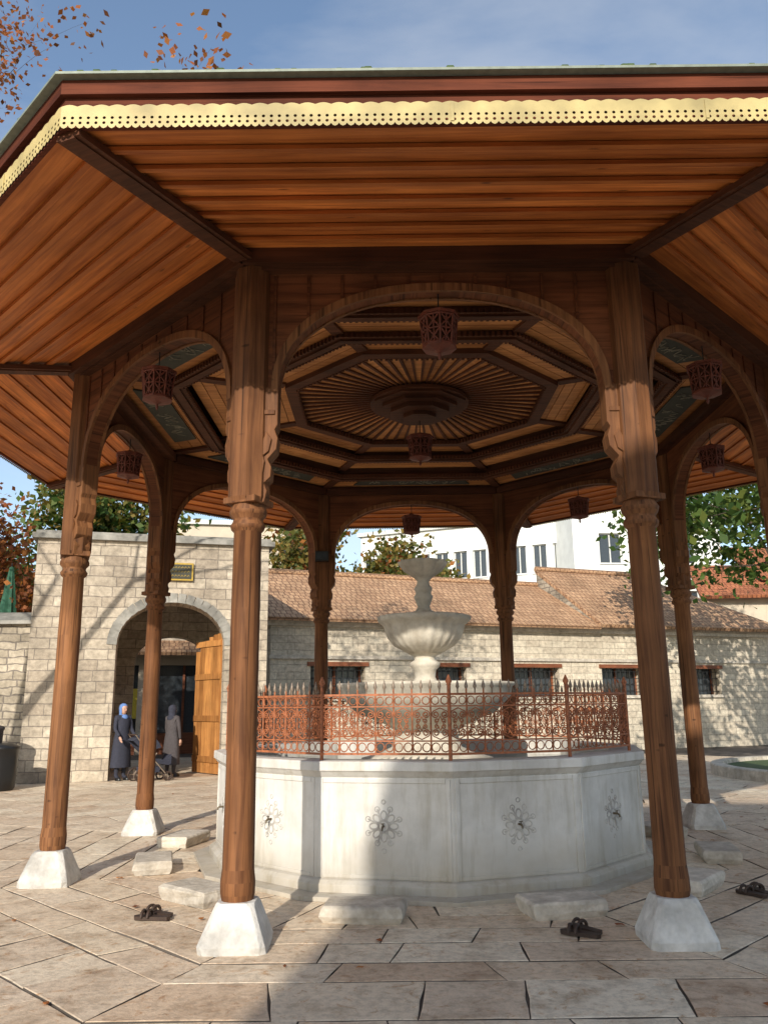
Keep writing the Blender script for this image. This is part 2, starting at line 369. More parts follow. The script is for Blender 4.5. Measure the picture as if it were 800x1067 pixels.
# soffit
sf=MB()
A0,A1=3.80,5.56; Z0,Z1=5.17,4.93
def zso(a): return Z0+(Z1-Z0)*(a-A0)/(A1-A0)
def ring_board(mb,k,a0,a1,z0,z1,th,inset=0.0,mi=0,var=None):
    vs=[]
    for a,z in((a0,z0),(a1,z1)):
        for sg in(-1,1):
            for dz in(0,th): vs.append(P(k,a,sg*(a*T8-inset),z+dz))
    fs=[(0,2,6,4),(1,5,7,3),(0,1,3,2),(4,6,7,5),(0,4,5,1),(2,3,7,6)]
    mb.add(vs,[tuple(reversed(f)) for f in fs],mi,var)
for k in range(8):
    a=A0; i=0
    while a<A1-0.02:
        a2=min(a+0.215+random.uniform(-.012,.012),A1)
        if A1-a2<0.1: a2=A1
        ring_board(sf,k,a,a2+0.012,zso(a)+0.014,zso(a2)-0.012,0.02)
        if a2<A1-0.05:
            ring_board(sf,k,a2-0.012,a2+0.028,zso(a2)-0.030,zso(a2)-0.031,0.03,0,0,random.uniform(-1.2,-0.6))
        a=a2
    th=rad(22.5+45*k); d=Vector((sin(th),-cos(th),0)); p=Vector((cos(th),sin(th),0)); C0=Vector((CX,CY,0))
    r0=A0/cos(rad(22.5))-0.1; r1=A1/cos(rad(22.5))-0.02
    o=C0+d*r0+Vector((0,0,Z0-0.075)); e=C0+d*r1+Vector((0,0,Z1-0.07))
    sf.ob(o-p*0.085,e-o,p*0.17,(0,0,0.05),1,0.9)
    sf.ob(o-p*0.05-Vector((0,0,0.012)),e-o,p*0.10,(0,0,0.02),1,0.6)
sf.obj('soffit_boards',['board','dark'],pav)
# fascia, lace and roof
ro=MB(); AF=5.58
L=lambda a:a*T8
for k in range(8):
    t,n=TN(k)
    def strip(a0,a1,z0,z1,mi):
        vs=[P(k,a,sg*L(a),z) for a in(a0,a1) for z in(z0,z1) for sg in(-1,1)]
        ro.add(vs,[(0,2,3,1),(4,5,7,6),(0,1,5,4),(2,6,7,3),(0,4,6,2),(1,3,7,5)],mi)
    strip(AF-0.03,AF,4.90,5.19,0); strip(AF+0.002,AF+0.035,5.10,5.195,0); strip(AF-0.1,AF+0.085,5.198,5.215,1)
    prof=[(AF+0.08,5.219),(AF-1.2,5.62),(2.5,6.75),(0.02,7.8)]
    for (a0,z0),(a1,z1) in zip(prof,prof[1:]):
        ro.add([P(k,a0,-L(a0),z0),P(k,a0,L(a0),z0),P(k,a1,L(a1),z1),P(k,a1,-L(a1),z1)],[(0,1,2,3)],2)
ro.lathe([(0.3,7.6),(0.12,7.9),(0.05,8.1),(0.14,8.25),(0.03,8.4),(0.01,8.8)],(CX,CY,0),12,1)
for i in range(160):
    k=random.choice([0,0,7,1]); t_=random.uniform(-1,1)*L(AF)*0.98; p=P(k,AF+0.05,t_,5.215); r=random.uniform(0.01,0.04)
    ro.lathe([(r,0),(r*0.9,r*.4),(r*0.3,r*.7)],tuple(p),6,3,0.5)
ro.obj('roof',['fascia','metal','roof','grass'],pav)
lc=MB(); AL=AF+0.022
for k in range(8):
    t,n=TN(k); half=AL*T8; N=100; wd=2*half/N
    for i in range(N):
        u0=-half+i*wd; uc=u0+wd/2
        pt=lambda u,z,o_=0: P(k,AL+o_,u,z)
        S=3
        q=[]
        for j in range(S+1):
            uu=u0+wd*j/S; q+= [pt(uu,4.965),pt(uu,5.025+0.012*abs(sin(pi*(i*S+j)/(2*S))))]
        lc.add(q,[(2*j,2*j+2,2*j+3,2*j+1) for j in range(S)],0,0.5)
        for zc in(4.948,4.914):
            h=0.017
            o8=[(wd/2*sx,h*sy) for sx,sy in((-1,-1),(0,-1),(1,-1),(1,0),(1,1),(0,1),(-1,1),(-1,0))]
            i8=[(0.010*cos(-3*pi/4+m_*pi/4),0.010*sin(-3*pi/4+m_*pi/4)) for m_ in range(8)]
            q=[pt(uc+x,zc+y) for x,y in o8]+[pt(uc+x,zc+y) for x,y in i8]
            lc.add(q,[(m_,(m_+1)%8,8+(m_+1)%8,8+m_) for m_ in range(8)],0,0.5)
        q=[pt(u0,4.897),pt(u0+wd*.2,4.884),pt(uc,4.877),pt(u0+wd*.8,4.884),pt(u0+wd,4.897)]
        lc.add(q,[(0,1,2,3,4)],0,0.5)
    for uj in(-half*0.02,half*0.62): lc.ob(P(k,AL+0.001,uj,4.90),t*0.02,n*0.004,(0,0,0.125),0,0.5)
lc.obj('perforated_eaves_trim',['lace'],pav)
# ceiling
ce=MB()
def frame(a,w_,z,h,mi,sp=None):
    for k in range(8): ring_board(ce,k,a-w_/2,a+w_/2,z,z,h,0,mi,0.5+0.3*random.random())
for k in range(8):
    a=2.83;
    while a<3.45:
        ring_board(ce,k,a,min(a+0.15,3.47),5.15,5.15,0.02,0,0); a+=0.16
    ring_board(ce,k,3.0,3.32,5.128,5.128,0.02,0.42,2,0.5)
    t,n=TN(k)
    for i in range(26):
        u=random.uniform(-0.72,0.72); a=random.uniform(3.07,3.25)
        pts=[P(k,a+0.05*sin(j*1.1+i),u+j*0.02,5.124) for j in range(5)]
        ce.tube(pts,0.006,4,3,0.5)
    a=2.15
    while a<2.68:
        ring_board(ce,k,a,min(a+0.125,2.70),5.24,5.24,0.02,0,0); a+=0.135
    a=1.6
    while a<2.0:
        ring_board(ce,k,a,min(a+0.115,2.02),5.30,5.30,0.02,0,0); a+=0.125
    for aa,z0,z1 in((2.83,5.17,5.28),(2.15,5.26,5.34),(1.6,5.32,5.4)):
        ring_board(ce,k,aa-0.02,aa,z0-.06,z0-.06,z1-z0+.08,0,1,0.6)
    for th in(22.5+45*k,):
        d=Vector((sin(rad(th)),-cos(rad(th)),0)); p=Vector((cos(rad(th)),sin(rad(th)),0)); C0=Vector((CX,CY,0))
        for r0,r1,z in((3.08,3.74,5.11),(2.35,2.95,5.205),(1.75,2.2,5.27)):
            ce.ob(C0+d*r0-p*0.06+Vector((0,0,z)),d*(r1-r0),p*0.12,(0,0,0.04),1,0.6)
frame(2.78,0.16,5.085,0.06,1); frame(2.78,0.08,5.06,0.03,1)
frame(2.09,0.15,5.18,0.06,1); frame(2.09,0.07,5.155,0.03,1)
frame(1.55,0.13,5.24,0.06,1)
for aa,z in((2.69,5.10),(2.87,5.09),(2.005,5.19),(2.18,5.19),(1.475,5.25)):
    for k in range(8):
        t,n=TN(k); L_=2*aa*T8; N=int(L_/0.055)
        for i in range(N):
            u=-L_/2+(i+.5)*L_/N; p=P(k,aa,u,z)
            ce.ob(p-t*0.014-n*0.012-Vector((0,0,0.02)),t*0.028,n*0.024,(0,0,0.05),1,0.8)
C0=Vector((CX,CY,0))
def octr(a,th): 
    q=(math.degrees(th)+22.5)%45-22.5; return a/cos(rad(q))
NS=64
for i in range(NS):
    a0=2*pi*i/NS; a1=2*pi*(i+1)/NS
    dd=lambda t_:Vector((sin(t_),-cos(t_),0))
    ce.add([C0+dd(a0)*0.3+Vector((0,0,5.36)),C0+dd(a1)*0.3+Vector((0,0,5.36)),C0+dd(a1)*octr(1.5,a1)+Vector((0,0,5.32)),C0+dd(a0)*octr(1.5,a0)+Vector((0,0,5.32))],[(0,1,2,3)],0)
    p=Vector((cos(a0),sin(a0),0))
    o=C0+dd(a0)*0.45+Vector((0,0,5.335)); e=C0+dd(a0)*(octr(1.49,a0))+Vector((0,0,5.295))
    w0,w1=0.008,0.018
    vs=[o-p*w0,o+p*w0,e+p*w1,e-p*w1]; vs+= [q+Vector((0,0,0.03)) for q in vs]
    ce.add(vs,[(0,1,2,3),(7,6,5,4),(0,4,5,1),(1,5,6,2),(2,6,7,3),(3,7,4,0)],1,0.9)
for a,z,h in((0.56,5.24,0.08),(0.46,5.19,0.05),(0.36,5.13,0.06),(0.2,5.08,0.05)):
    ce.lathe([(a/cos(rad(22.5)),z),(a/cos(rad(22.5)),z+h)],(CX,CY,0),8,1,0.3,False,off=pi/8)
ce.lathe([(0.62,5.27),(0.62,5.31)],(CX,CY,0),32,1,0.6,False)
for k in range(8):
    ring_board(ce,k,0.0,3.9,5.42,5.42,0.02,0,1,0.3)
ce.obj('coffered_ceiling',['ceil','dark','paint','gilt'],pav)

# lanterns
def lantern(x,y,zt,name='hanging_wooden_lantern'):
    l=MB()
    l.tube([(x,y,zt),(x,y,zt-0.16)],0.006,5,1)
    z=zt-0.16
    l.lathe([(0.03,z),(0.05,z-0.02),(0.17,z-0.05),(0.17,z-0.075)][::-1],(x,y,0),8,0,0.3,False)
    for j in range(8):
        a=2*pi*j/8; a2=2*pi*(j+1)/8
        p=Vector((x+0.15*cos(a),y+0.15*sin(a),0)); q=Vector((x+0.15*cos(a2),y+0.15*sin(a2),0))
        p2=Vector((x+0.125*cos(a),y+0.125*sin(a),0)); q2=Vector((x+0.125*cos(a2),y+0.125*sin(a2),0))
        U=lambda s_,t_:(p.lerp(q,s_)).lerp(p2.lerp(q2,s_),t_)+Vector((0,0,z-0.075-0.25*t_))
        l.tube([U(0,0),U(0,1)],0.011,4,0,0.2)
        for s0,s1 in(((0,0),(1,.5)),((0,.5),(1,1)),((1,0),(0,.5)),((1,.5),(0,1)),((.5,0),(.5,1)),((0,.5),(1,.5))):
            l.tube([U(*s0),U(*s1)],0.009,4,0,0.5)
        for tt in(0.03,0.97): l.tube([U(0,tt),U(1,tt)],0.013,4,0,0.2)
    l.lathe([(0.115,z-0.33),(0.12,z-0.09)],(x,y,0),8,2,0.5,False)
    l.lathe([(0.02,z-0.37),(0.05,z-0.355),(0.14,z-0.335),(0.14,z-0.32)],(x,y,0),8,0,0.3,False)
    l.lathe([(0.004,z-0.43),(0.016,z-0.40),(0.01,z-0.37)],(x,y,0),8,0,0.3)
    return l.obj(name,['lantern','iron','dark'])
for k in range(8):
    p=P(k,AP,0,0); lantern(p.x,p.y,4.87)
lantern(CX,CY,5.06)

# ---------------------------------------------------------------- fountain basin
fo=empty('marble_fountain')
ba=MB()
lo=rad(2.5-90)
ba.lathe([(2.60,0.0),(2.60,0.035),(2.43,0.04),(2.43,0.10),(2.39,0.13),(2.355,0.14),(2.355,0.97),(2.375,0.99),(2.40,1.02),(2.415,1.03),(2.415,1.10),(2.405,1.11),(2.08,1.11),(2.08,0.9),(2.0,0.9)],(CX,CY,0),12,0,0.5,False,off=lo)
ap12=2.355*cos(rad(15)); hs12=2.355*sin(rad(15))
tap=MB()
for k in range(12):
    o_=17.5
    th=rad(30*k+o_); t=Vector((cos(th),sin(th),0)); n=Vector((sin(th),-cos(th),0)); z=Vector((0,0,1))
    Q=lambda u,zz,d=0: C0+n*(ap12+d)+t*u+z*zz
    v=random.random()
    for (u0,u1,z0,z1) in((-hs12+.02,-hs12+.06,0.145,0.965),(hs12-.06,hs12-.02,0.145,0.965),(-hs12+.063,hs12-.063,0.925,0.965),(-hs12+.063,hs12-.063,0.145,0.175)):
        ba.ob(Q(u0,z0,-0.01),t*(u1-u0),n*0.019,z*(z1-z0),0,0.4+0.2*v)
    zc=0.57
    def cp(u,zz,r,d=0.0,n_=22): 
        return [Q(u+r*cos(2*pi*i/n_),zz+r*sin(2*pi*i/n_),d) for i in range(n_+1)]
    ba.tube(cp(0,zc,0.045),0.008,6,2,0.3)
    for j in range(8):
        a=pi/4*j; 
        pts=[]
        for i in range(13):
            q=2*pi*i/12; uu=0.088+0.038*cos(q); vv=0.026*sin(q)
            pts.append(Q(uu*cos(a)-vv*sin(a),zc+uu*sin(a)+vv*cos(a),0.0))
        ba.tube(pts,0.008,5,2,0.3,False)
        a+=pi/8
        ba.tube([Q(0.055*cos(a),zc+0.055*sin(a),.0),Q(0.15*cos(a),zc+0.15*sin(a),.0)],0.008,5,2,0.3)
        ba.tube([Q(0.15*cos(a)+.022*cos(w_),zc+0.15*sin(a)+.022*sin(w_),.0) for w_ in [2*pi*i/8 for i in range(9)]],0.006,4,2,0.3,False)
    ba.tube(cp(0,zc+0.20,0.018,n_=10),0.006,5,2,.3); ba.tube(cp(0,zc-0.20,0.018,n_=10),0.006,5,2,.3)
    tap.tube([Q(0,zc,0),Q(0,zc,0.045),Q(0,zc-0.01,0.062),Q(0,zc-0.03,0.066)],[0.010,0.010,0.009,0.008],8,0)
    tap.tube([Q(-0.016,zc+0.024,0.04),Q(0.016,zc+0.024,0.04)],0.005,6,0); tap.tube([Q(0,zc,0.04),Q(0,zc+0.024,0.04)],0.005,6,0)
ba.obj('twelve_sided_basin',['marble','marble2','groove'],fo,0.008); tap.obj('taps',['brass'],fo)
wt=MB(); wt.lathe([(2.09,0.93),(2.09,0.95)],(CX,CY,0),12,0,0.5,False,off=lo); wt.obj('water',['water'],fo)
bo=MB()
bo.lathe([(0.75,0.9),(0.75,1.0),(0.55,1.05),(0.4,1.12),(0.35,1.3),(0.45,1.36),(0.8,1.5),(0.98,1.68),(1.0,1.78),(1.03,1.80),(1.03,1.83),(0.95,1.83),(0.9,1.75),(0.5,1.62),(0.2,1.6)],(CX,CY,0),48,0,0.5)
bo.lathe([(0.24,1.6),(0.22,1.72),(0.25,1.76),(0.16,1.82),(0.12,1.9),(0.13,1.98),(0.17,2.02),(0.18,2.06),(0.12,2.10),(0.13,2.14),(0.2,2.17)],(CX,CY,0),24,0,0.5)
flute=lambda lo_,hi_,nn:(lambda i,a:1+0.05*abs(sin(a*nn/2)) if lo_<=i<=hi_ else 1)
bo.lathe([(0.13,2.15),(0.22,2.19),(0.34,2.26),(0.42,2.36),(0.45,2.46),(0.46,2.50),(0.50,2.53),(0.53,2.56),(0.53,2.60),(0.50,2.61),(0.46,2.56),(0.3,2.42),(0.1,2.40)],(CX,CY,0),96,0,0.5,mod=flute(1,8,24))
bo.lathe([(0.13,2.40),(0.12,2.60),(0.15,2.62),(0.15,2.65),(0.09,2.68),(0.07,2.72),(0.10,2.80),(0.115,2.84),(0.09,2.88),(0.10,2.91),(0.11,2.94),(0.08,2.98),(0.07,3.02),(0.09,3.05),(0.12,3.08)],(CX,CY,0),24,0,0.5)
sc=lambda i,a:1+(0.10*abs(cos(a*5)) if 3<=i<=6 else (0.05*abs(cos(a*5)) if i in(1,2) else 0))
bo.lathe([(0.08,3.05),(0.15,3.10),(0.22,3.15),(0.26,3.22),(0.28,3.26),(0.26,3.265),(0.2,3.21),(0.05,3.17)],(CX,CY,0),100,0,0.5,mod=sc)
bo.lathe([(0.05,3.17),(0.04,3.24),(0.06,3.27),(0.02,3.30)],(CX,CY,0),12,0,0.5)
bo.obj('tiered_bowls',['marble2'],fo)

# fence
fe=MB(); RF_=2.27; FZ=-0.03
for k in range(12):
    th=rad(30*k+17.5); t=Vector((cos(th),sin(th),0)); n=Vector((sin(th),-cos(th),0)); z=Vector((0,0,1))
    ap=RF_*cos(rad(15)); hs=RF_*sin(rad(15))
    Q=lambda u,zz,d=0: C0+n*(ap+d)+t*u+z*(zz+FZ)
    for zz,h in((1.185,0.02),(1.30,0.012),(1.60,0.012),(1.70,0.02)):
        fe.ob(Q(-hs,zz,-0.01),t*(2*hs),n*0.02,z*h,0,0.5)
    fe.tube([Q(-hs,1.14),Q(-hs,1.80)],0.017,6,0)
    fe.lathe([(0.005,0.08),(0.022,0.04),(0.03,0.02),(0.018,0.0),(0.024,-0.01)][::-1],tuple(Q(-hs,1.8)),8,0)
    U=7; wd=2*hs/U
    for i in range(U):
        uc=-hs+(i+.5)*wd
        if i>0: fe.tube([Q(uc-wd/2,1.19),Q(uc-wd/2,1.76)],0.008,5,0)
        for uu in([uc,uc-wd/2] if i>0 else [uc]):
            fe.tube([Q(uu,1.71),Q(uu,1.755),Q(uu,1.775),Q(uu,1.80),Q(uu,1.84)],[0.006,0.007,0.018,0.013,0.002],5,1)
        for sg in(-1,1):
            for (zb,zt_) in((1.32,1.45),(1.59,1.46)):
                pts=[]
                h=zt_-zb
                for j in range(22):
                    s_=j/21; ang=-pi/2+s_*3.3*pi; rr=0.036*(1-s_*0.78)
                    cu=0.040;cz=zb+h*0.42
                    pts.append(Q(uc+sg*(cu+rr*cos(ang)*1.0),cz+(1 if h>0 else -1)*rr*sin(ang)))
                pts=[Q(uc,zb),Q(uc+sg*0.02,zb+h*.06)]+pts
                fe.tube(pts,0.0065,4,0,0.5,False)
                pts=[]
                for j in range(14):
                    s_=j/13; ang=pi/2-s_*2.6*pi; rr=0.022*(1-s_*0.75)
                    pts.append(Q(uc+sg*(0.028+rr*cos(ang)),zb+h*1.02-(0.022 if h>0 else -0.022)+(1 if h>0 else -1)*rr*sin(ang)*1.0))
                fe.tube([Q(uc,zb+h*.55)]+pts,0.0055,4,0,0.5,False)
        for zc,r in((1.252,0.038),(1.656,0.035)):
            for cc in((-0.25,0.25) ):
                fe.tube([Q(uc+cc*wd+r*0.95*cos(2*pi*j/12),zc+r*sin(2*pi*j/12)) for j in range(13)],0.0055,4,0,0.5,False)
fe.obj('wrought_iron_fence',['fence','finial'])

# footstools
for k in range(12):
    th=rad(30*k-12.5); r=2.98+random.uniform(-.08,.08)
    s=MB(); x=CX+r*sin(th); y=CY-r*cos(th); rz=th+random.uniform(-.1,.1)
    R=Matrix.Rotation(rz,3,'Z'); J=lambda: random.uniform(-.012,.012)
    vs=[]
    for hz_,ins in((0.0,0.02),(0.05,0.0),(0.105,0.0),(0.125,0.018)):
        for sx,sy in((-1,-1),(0,-1),(1,-1),(1,1),(0,1),(-1,1)):
            vs.append(Vector((x,y,hz_))+R@Vector((sx*(0.31-ins)+J(),sy*(0.19-ins)+J(),0)))
    fs=[tuple(range(18,24))]
    for q in(0,6,12):
        for i in range(6): fs.append((q+i,q+(i+1)%6,q+6+(i+1)%6,q+6+i))
    s.add(vs,fs,0)
    s.obj('marble_foot_step',['slab'],None,0.008)

# ---------------------------------------------------------------- paving
pv=MB()
rows=[2.35]
while rows[-1]<17: rows.append(rows[-1]+random.choice([0.36,0.43,0.5,0.6]))
for a0,a1 in zip(rows,rows[1:]):
    for k in range(8):
        lim=a1*T8
        cuts=[-lim]
        x=-lim+random.uniform(0.5,1.1)
        while x<lim-0.45: cuts.append(x); x+=random.uniform(0.45,1.2)
        cuts.append(lim)
        sk=[0]+[random.uniform(-.06,.06) for _ in cuts[1:-1]]+[0]
        for j in range(len(cuts)-1):
            g_=0.005+random.random()*0.005
            q=[]
            for a,u in((a0+g_,cuts[j]-sk[j]+g_/2),(a0+g_,cuts[j+1]-sk[j+1]-g_/2),(a1-g_/2,cuts[j+1]+sk[j+1]-g_/2),(a1-g_/2,cuts[j]+sk[j]+g_/2)):
                lm_=a*T8-g_/2; q.append((a,max(-lm_,min(lm_,u))))
            h=random.uniform(-0.0025,0.0025); tx=random.uniform(-.0015,.0015)
            top=[P(k,a,uu,h+tx*i) for i,(a,uu) in enumerate(q)]
            c=sum(top,Vector())/4
            out=[]
            for i in range(4):
                p0,p1=top[i],top[(i+1)%4]; out.append(p0)
                nseg=4 if (p1-p0).length>0.5 else 2
                for s_ in range(1,nseg):
                    m_=p0.lerp(p1,s_/nseg); out.append(m_+(c-m_).normalized()*random.uniform(0,0.010))
            nn_=len(out)
            inn=[p.lerp(c,0.008/max(0.2,(p-c).length)) for p in out]
            low=[p-Vector((0,0,0.004)) for p in out]; bot=[p-Vector((0,0,0.03)) for p in out]
            vs=inn+low; vr=random.random()
            pv.add(vs,[tuple(range(nn_))]+[(nn_+i,nn_+(i+1)%nn_,(i+1)%nn_,i) for i in range(nn_)],0,vr)
            pv.add(low+bot,[(nn_+i,nn_+(i+1)%nn_,(i+1)%nn_,i) for i in range(nn_)],1)
pv.obj('stone_paving',['pave','ground'])
g=MB(); g.add([(-400,-400,-0.014),(400,-400,-0.014),(400,400,-0.014),(-400,400,-0.014)],[(0,1,2,3)],0,0.5); g.obj('ground',['ground'])
fl_=MB()
for i in range(160):
    r=random.uniform(3.0,14); th=random.uniform(-pi,pi); x=CX+r*sin(th); y=CY-r*cos(th)
    if y<2: continue
    rz=random.uniform(0,6.3); s_=random.uniform(0.02,0.04); R=Matrix.Rotation(rz,3,'Z')
    pts=[(-1,0,0),( -.3,-.6,.25),(.6,-.4,.1),(1.1,0,.3),(.6,.45,.1),(-.3,.6,.3)]
    fl_.add([Vector((x,y,0.008))+R@(Vector(p)*s_) for p in pts],[(0,1,2,3,4,5)],0)
fl_.obj('fallen_leaves',['leafo'])

# ---------------------------------------------------------------- gate
def wallop(mb,o,u,w,L,H,th,ops,mi=0,z0=0):
    u=Vector(u);w=Vector(w);o=Vector(o);Z=Vector((0,0,1)); x=0
    for (a,b2,zb,zt) in ops:
        mb.ob(o+u*x+Z*z0,u*(a-x),w*th,Z*(H-z0),mi)
        if zb>z0: mb.ob(o+u*a+Z*z0,u*(b2-a),w*th,Z*(zb-z0),mi)
        mb.ob(o+u*a+Z*zt,u*(b2-a),w*th,Z*(H-zt),mi)
        x=b2
    mb.ob(o+u*x+Z*z0,u*(L-x),w*th,Z*(H-z0),mi)
def archwall(mb,o,u,w,L,H,th,a,b2,zs_,rise,mi=0,N=24):
    u=Vector(u);w=Vector(w);o=Vector(o);Z=Vector((0,0,1))
    mb.ob(o,u*a,w*th,Z*H,mi); mb.ob(o+u*b2,u*(L-b2),w*th,Z*H,mi)
    c=(a+b2)/2;h=(b2-a)/2; vs=[]
    for i in range(N+1):
        x=-h*cos(pi*i/N); zz=zs_+rise*sin(pi*i/N)**0.9
        for z_ in(zz,H):
            for d in(0,th): vs.append(o+u*(c+x)+w*d+Z*z_)
    fs=[]
    for i in range(N):
        q=i*4;r=q+4; fs+=[(q,r,r+2,q+2),(q+1,q+3,r+3,r+1),(q,q+1,r+1,r),(q+2,r+2,r+3,q+3)]
    mb.add(vs,fs,mi)
ga=rad(15.6); gu=Vector((cos(ga),sin(ga),0)); gw=Vector((-sin(ga),cos(ga),0)); go=Vector((-7.95,18.3,0)); Z=Vector((0,0,1))
G=lambda u,d,z=0: go+gu*u+gw*d+Z*z
gt=empty('stone_gateway'); gm=MB()
archwall(gm,G(0,0),gu,gw,5.3,5.4,0.9,1.85,4.3,3.0,1.0)
archwall(gm,G(0,3.2),gu,gw,5.3,5.4,0.6,2.2,4.1,2.7,0.75)
gm.ob(G(0,0.9),gu*1.5,gw*2.3,Z*5.4,0); gm.ob(G(4.75,0.9),gu*0.55,gw*2.3,Z*5.4,0)
gm.ob(G(1.5,0.9,4.3),gu*3.25,gw*2.3,Z*1.1,0)
for i in range(21):
    a=pi*(i+.5)/21; x=3.075-1.225*cos(a)*1.08; zz=3.0+1.0*sin(a)*1.09
    r=gu*(-cos(a))+Z*sin(a); tt=gu*sin(a)+Z*cos(a)
    cc=G(x,0,zz)-gw*0.025
    gm.ob(cc-r*0.11-tt*0.09,r*0.22,tt*0.178,gw*0.023,3)
gm.ob(G(-0.12,-0.12,5.4),gu*5.55,gw*4.1,Z*0.12,1); gm.ob(G(-0.05,-0.05,5.52),gu*5.4,gw*3.95,Z*0.07,1)
gm.obj('gate_masonry',['gate','coping','slab','coping'],gt)
sg=MB(); sg.ob(G(2.7,-0.08,4.5),gu*0.8,gw*0.06,Z*0.42,0); sg.ob(G(2.74,-0.09,4.54),gu*0.72,gw*0.01,Z*0.34,1)
for r_ in range(3):
    for i in range(9): 
        x=2.78+i*0.073; sg.tube([G(x,-0.095,4.59+r_*.1),G(x+0.03,-0.095,4.63+r_*.1),G(x+0.05,-0.095,4.60+r_*.1)],0.006,4,2)
sg.obj('inscription_plaque',['gold','paint','gold'])
dr=MB(); hd=Vector((-0.66,0.75,0)).normalized(); hn=Vector((0.75,0.66,0)); ho=G(4.28,0.55,0.03)
for i in range(6):
    dr.ob(ho+hd*(i*0.21),hd*0.205,hn*0.06,Z*(3.3-0.04*i*i*0.4),0)
for zz in(0.25,1.2,2.2,3.0): dr.ob(ho+hd*0.01-hn*0.03+Z*zz,hd*1.22,hn*0.03,Z*0.14,0)
dr.obj('wooden_gate_door',['door'],gt)

lw=MB(); lu=Vector((1,0.06,0)).normalized(); lwv=Vector((-0.06,1,0)).normalized()
L0=Vector((-24,17.6,0))
lw.ob(L0,lu*16.2,lwv*0.6,Z*3.45,0); lw.ob(L0-lwv*0.15+Z*3.45,lu*16.2,lwv*0.9,Z*0.08,1)
lw.prism([(-0.12,0),(0.72,0),(0.3,0.22)],L0+Z*3.532,lwv,Z,lu*16.2,2)
lw.obj('courtyard_wall',['rubble','coping','coping'])
# ---------------------------------------------------------------- long low building
lb=empty('low_stone_building'); lm=MB()
b0=Vector((-3.3,23.6,0)); b1=Vector((14.5,30.8,0)); bu=(b1-b0).normalized(); bw=Vector((-bu.y,bu.x,0)); BL=(b1-b0).length
B=lambda u,d,z=0: b0+bu*u+bw*d+Z*z
ops=[]
x=1.2
while x<BL-2.2: ops.append((x,x+1.7,1.8,2.7)); x+=3.4
wallop(lm,b0,bu,bw,BL,3.85,0.6,ops)
lm.ob(B(-0.1,-0.12,3.85),bu*(BL+0.2),bw*0.9,Z*0.12,1); lm.ob(B(-0.1,-0.2,3.97),bu*(BL+0.2),bw*0.9,Z*0.1,1)
lm.ob(B(-0.05,-0.07,2.9),bu*(BL+0.1),bw*0.06,Z*0.1,1)
lm.ob(B(0,0.6),bu*BL,bw*5.0,Z*3.9,3)
def slab(mb,p,th,mi):
    p=[Vector(q) for q in p]; n_=(p[1]-p[0]).cross(p[3]-p[0]).normalized()
    if n_.z<0: n_=-n_
    vs=p+[q-n_*th for q in p]; mb.add(vs,[(0,1,2,3),(7,6,5,4),(0,4,5,1),(1,5,6,2),(2,6,7,3),(3,7,4,0)],mi)
slab(lm,[B(-0.3,-0.45,4.05),B(11.2,-0.45,4.05),B(11.2,3.4,5.95),B(-0.3,3.4,5.95)],0.1,2)
slab(lm,[B(-0.3,7,4.05),B(11.2,7,4.05),B(11.2,3.41,5.95),B(-0.3,3.41,5.95)],0.1,2)
slab(lm,[B(11.2,-0.5,4.12),B(BL+0.4,-0.5,4.12),B(BL-3.2,3.4,6.55),B(11.2,3.4,6.55)],0.12,2)
lm.add([B(BL+0.4,-0.5,4.12),B(BL+0.4,7,4.12),B(BL-3.2,3.4,6.55)],[(0,1,2)],2)
lm.add([B(11.21,-0.45,4.0),B(11.21,3.4,4.0),B(11.21,3.4,6.5)],[(0,2,1)],3)
lm.tube([B(-0.3,3.4,5.97),B(11.2,3.4,5.97)],0.12,8,2); lm.tube([B(11.2,3.4,6.58),B(BL-3.2,3.4,6.58)],0.12,8,2)
for (a,b2,zb,zt) in ops:
    lm.ob(B(a-0.1,-0.062,zt),bu*(b2-a+0.2),bw*0.12,Z*0.12,4); lm.ob(B(a-0.08,-0.08,zb-0.1),bu*(b2-a+0.16),bw*0.2,Z*0.1,1)
    lm.ob(B(a,0.45,zb),bu*(b2-a),bw*0.03,Z*(zt-zb),5)
    for i in range(9): lm.tube([B(a+(i+.5)*(b2-a)/9,0.12,zb),B(a+(i+.5)*(b2-a)/9,0.12,zt)],0.014,5,6)
    for i in range(4): lm.tube([B(a,0.12,zb+(i+.5)*(zt-zb)/4),B(b2,0.12,zb+(i+.5)*(zt-zb)/4)],0.012,5,6)
    for q in(0,0.5,1): lm.ob(B(a+q*(b2-a-0.07),0.38,zb),bu*0.07,bw*0.06,Z*(zt-zb),4)
lm.obj('building_masonry',['wall','slab','tile','rubble','wframe','glass','iron'],lb)

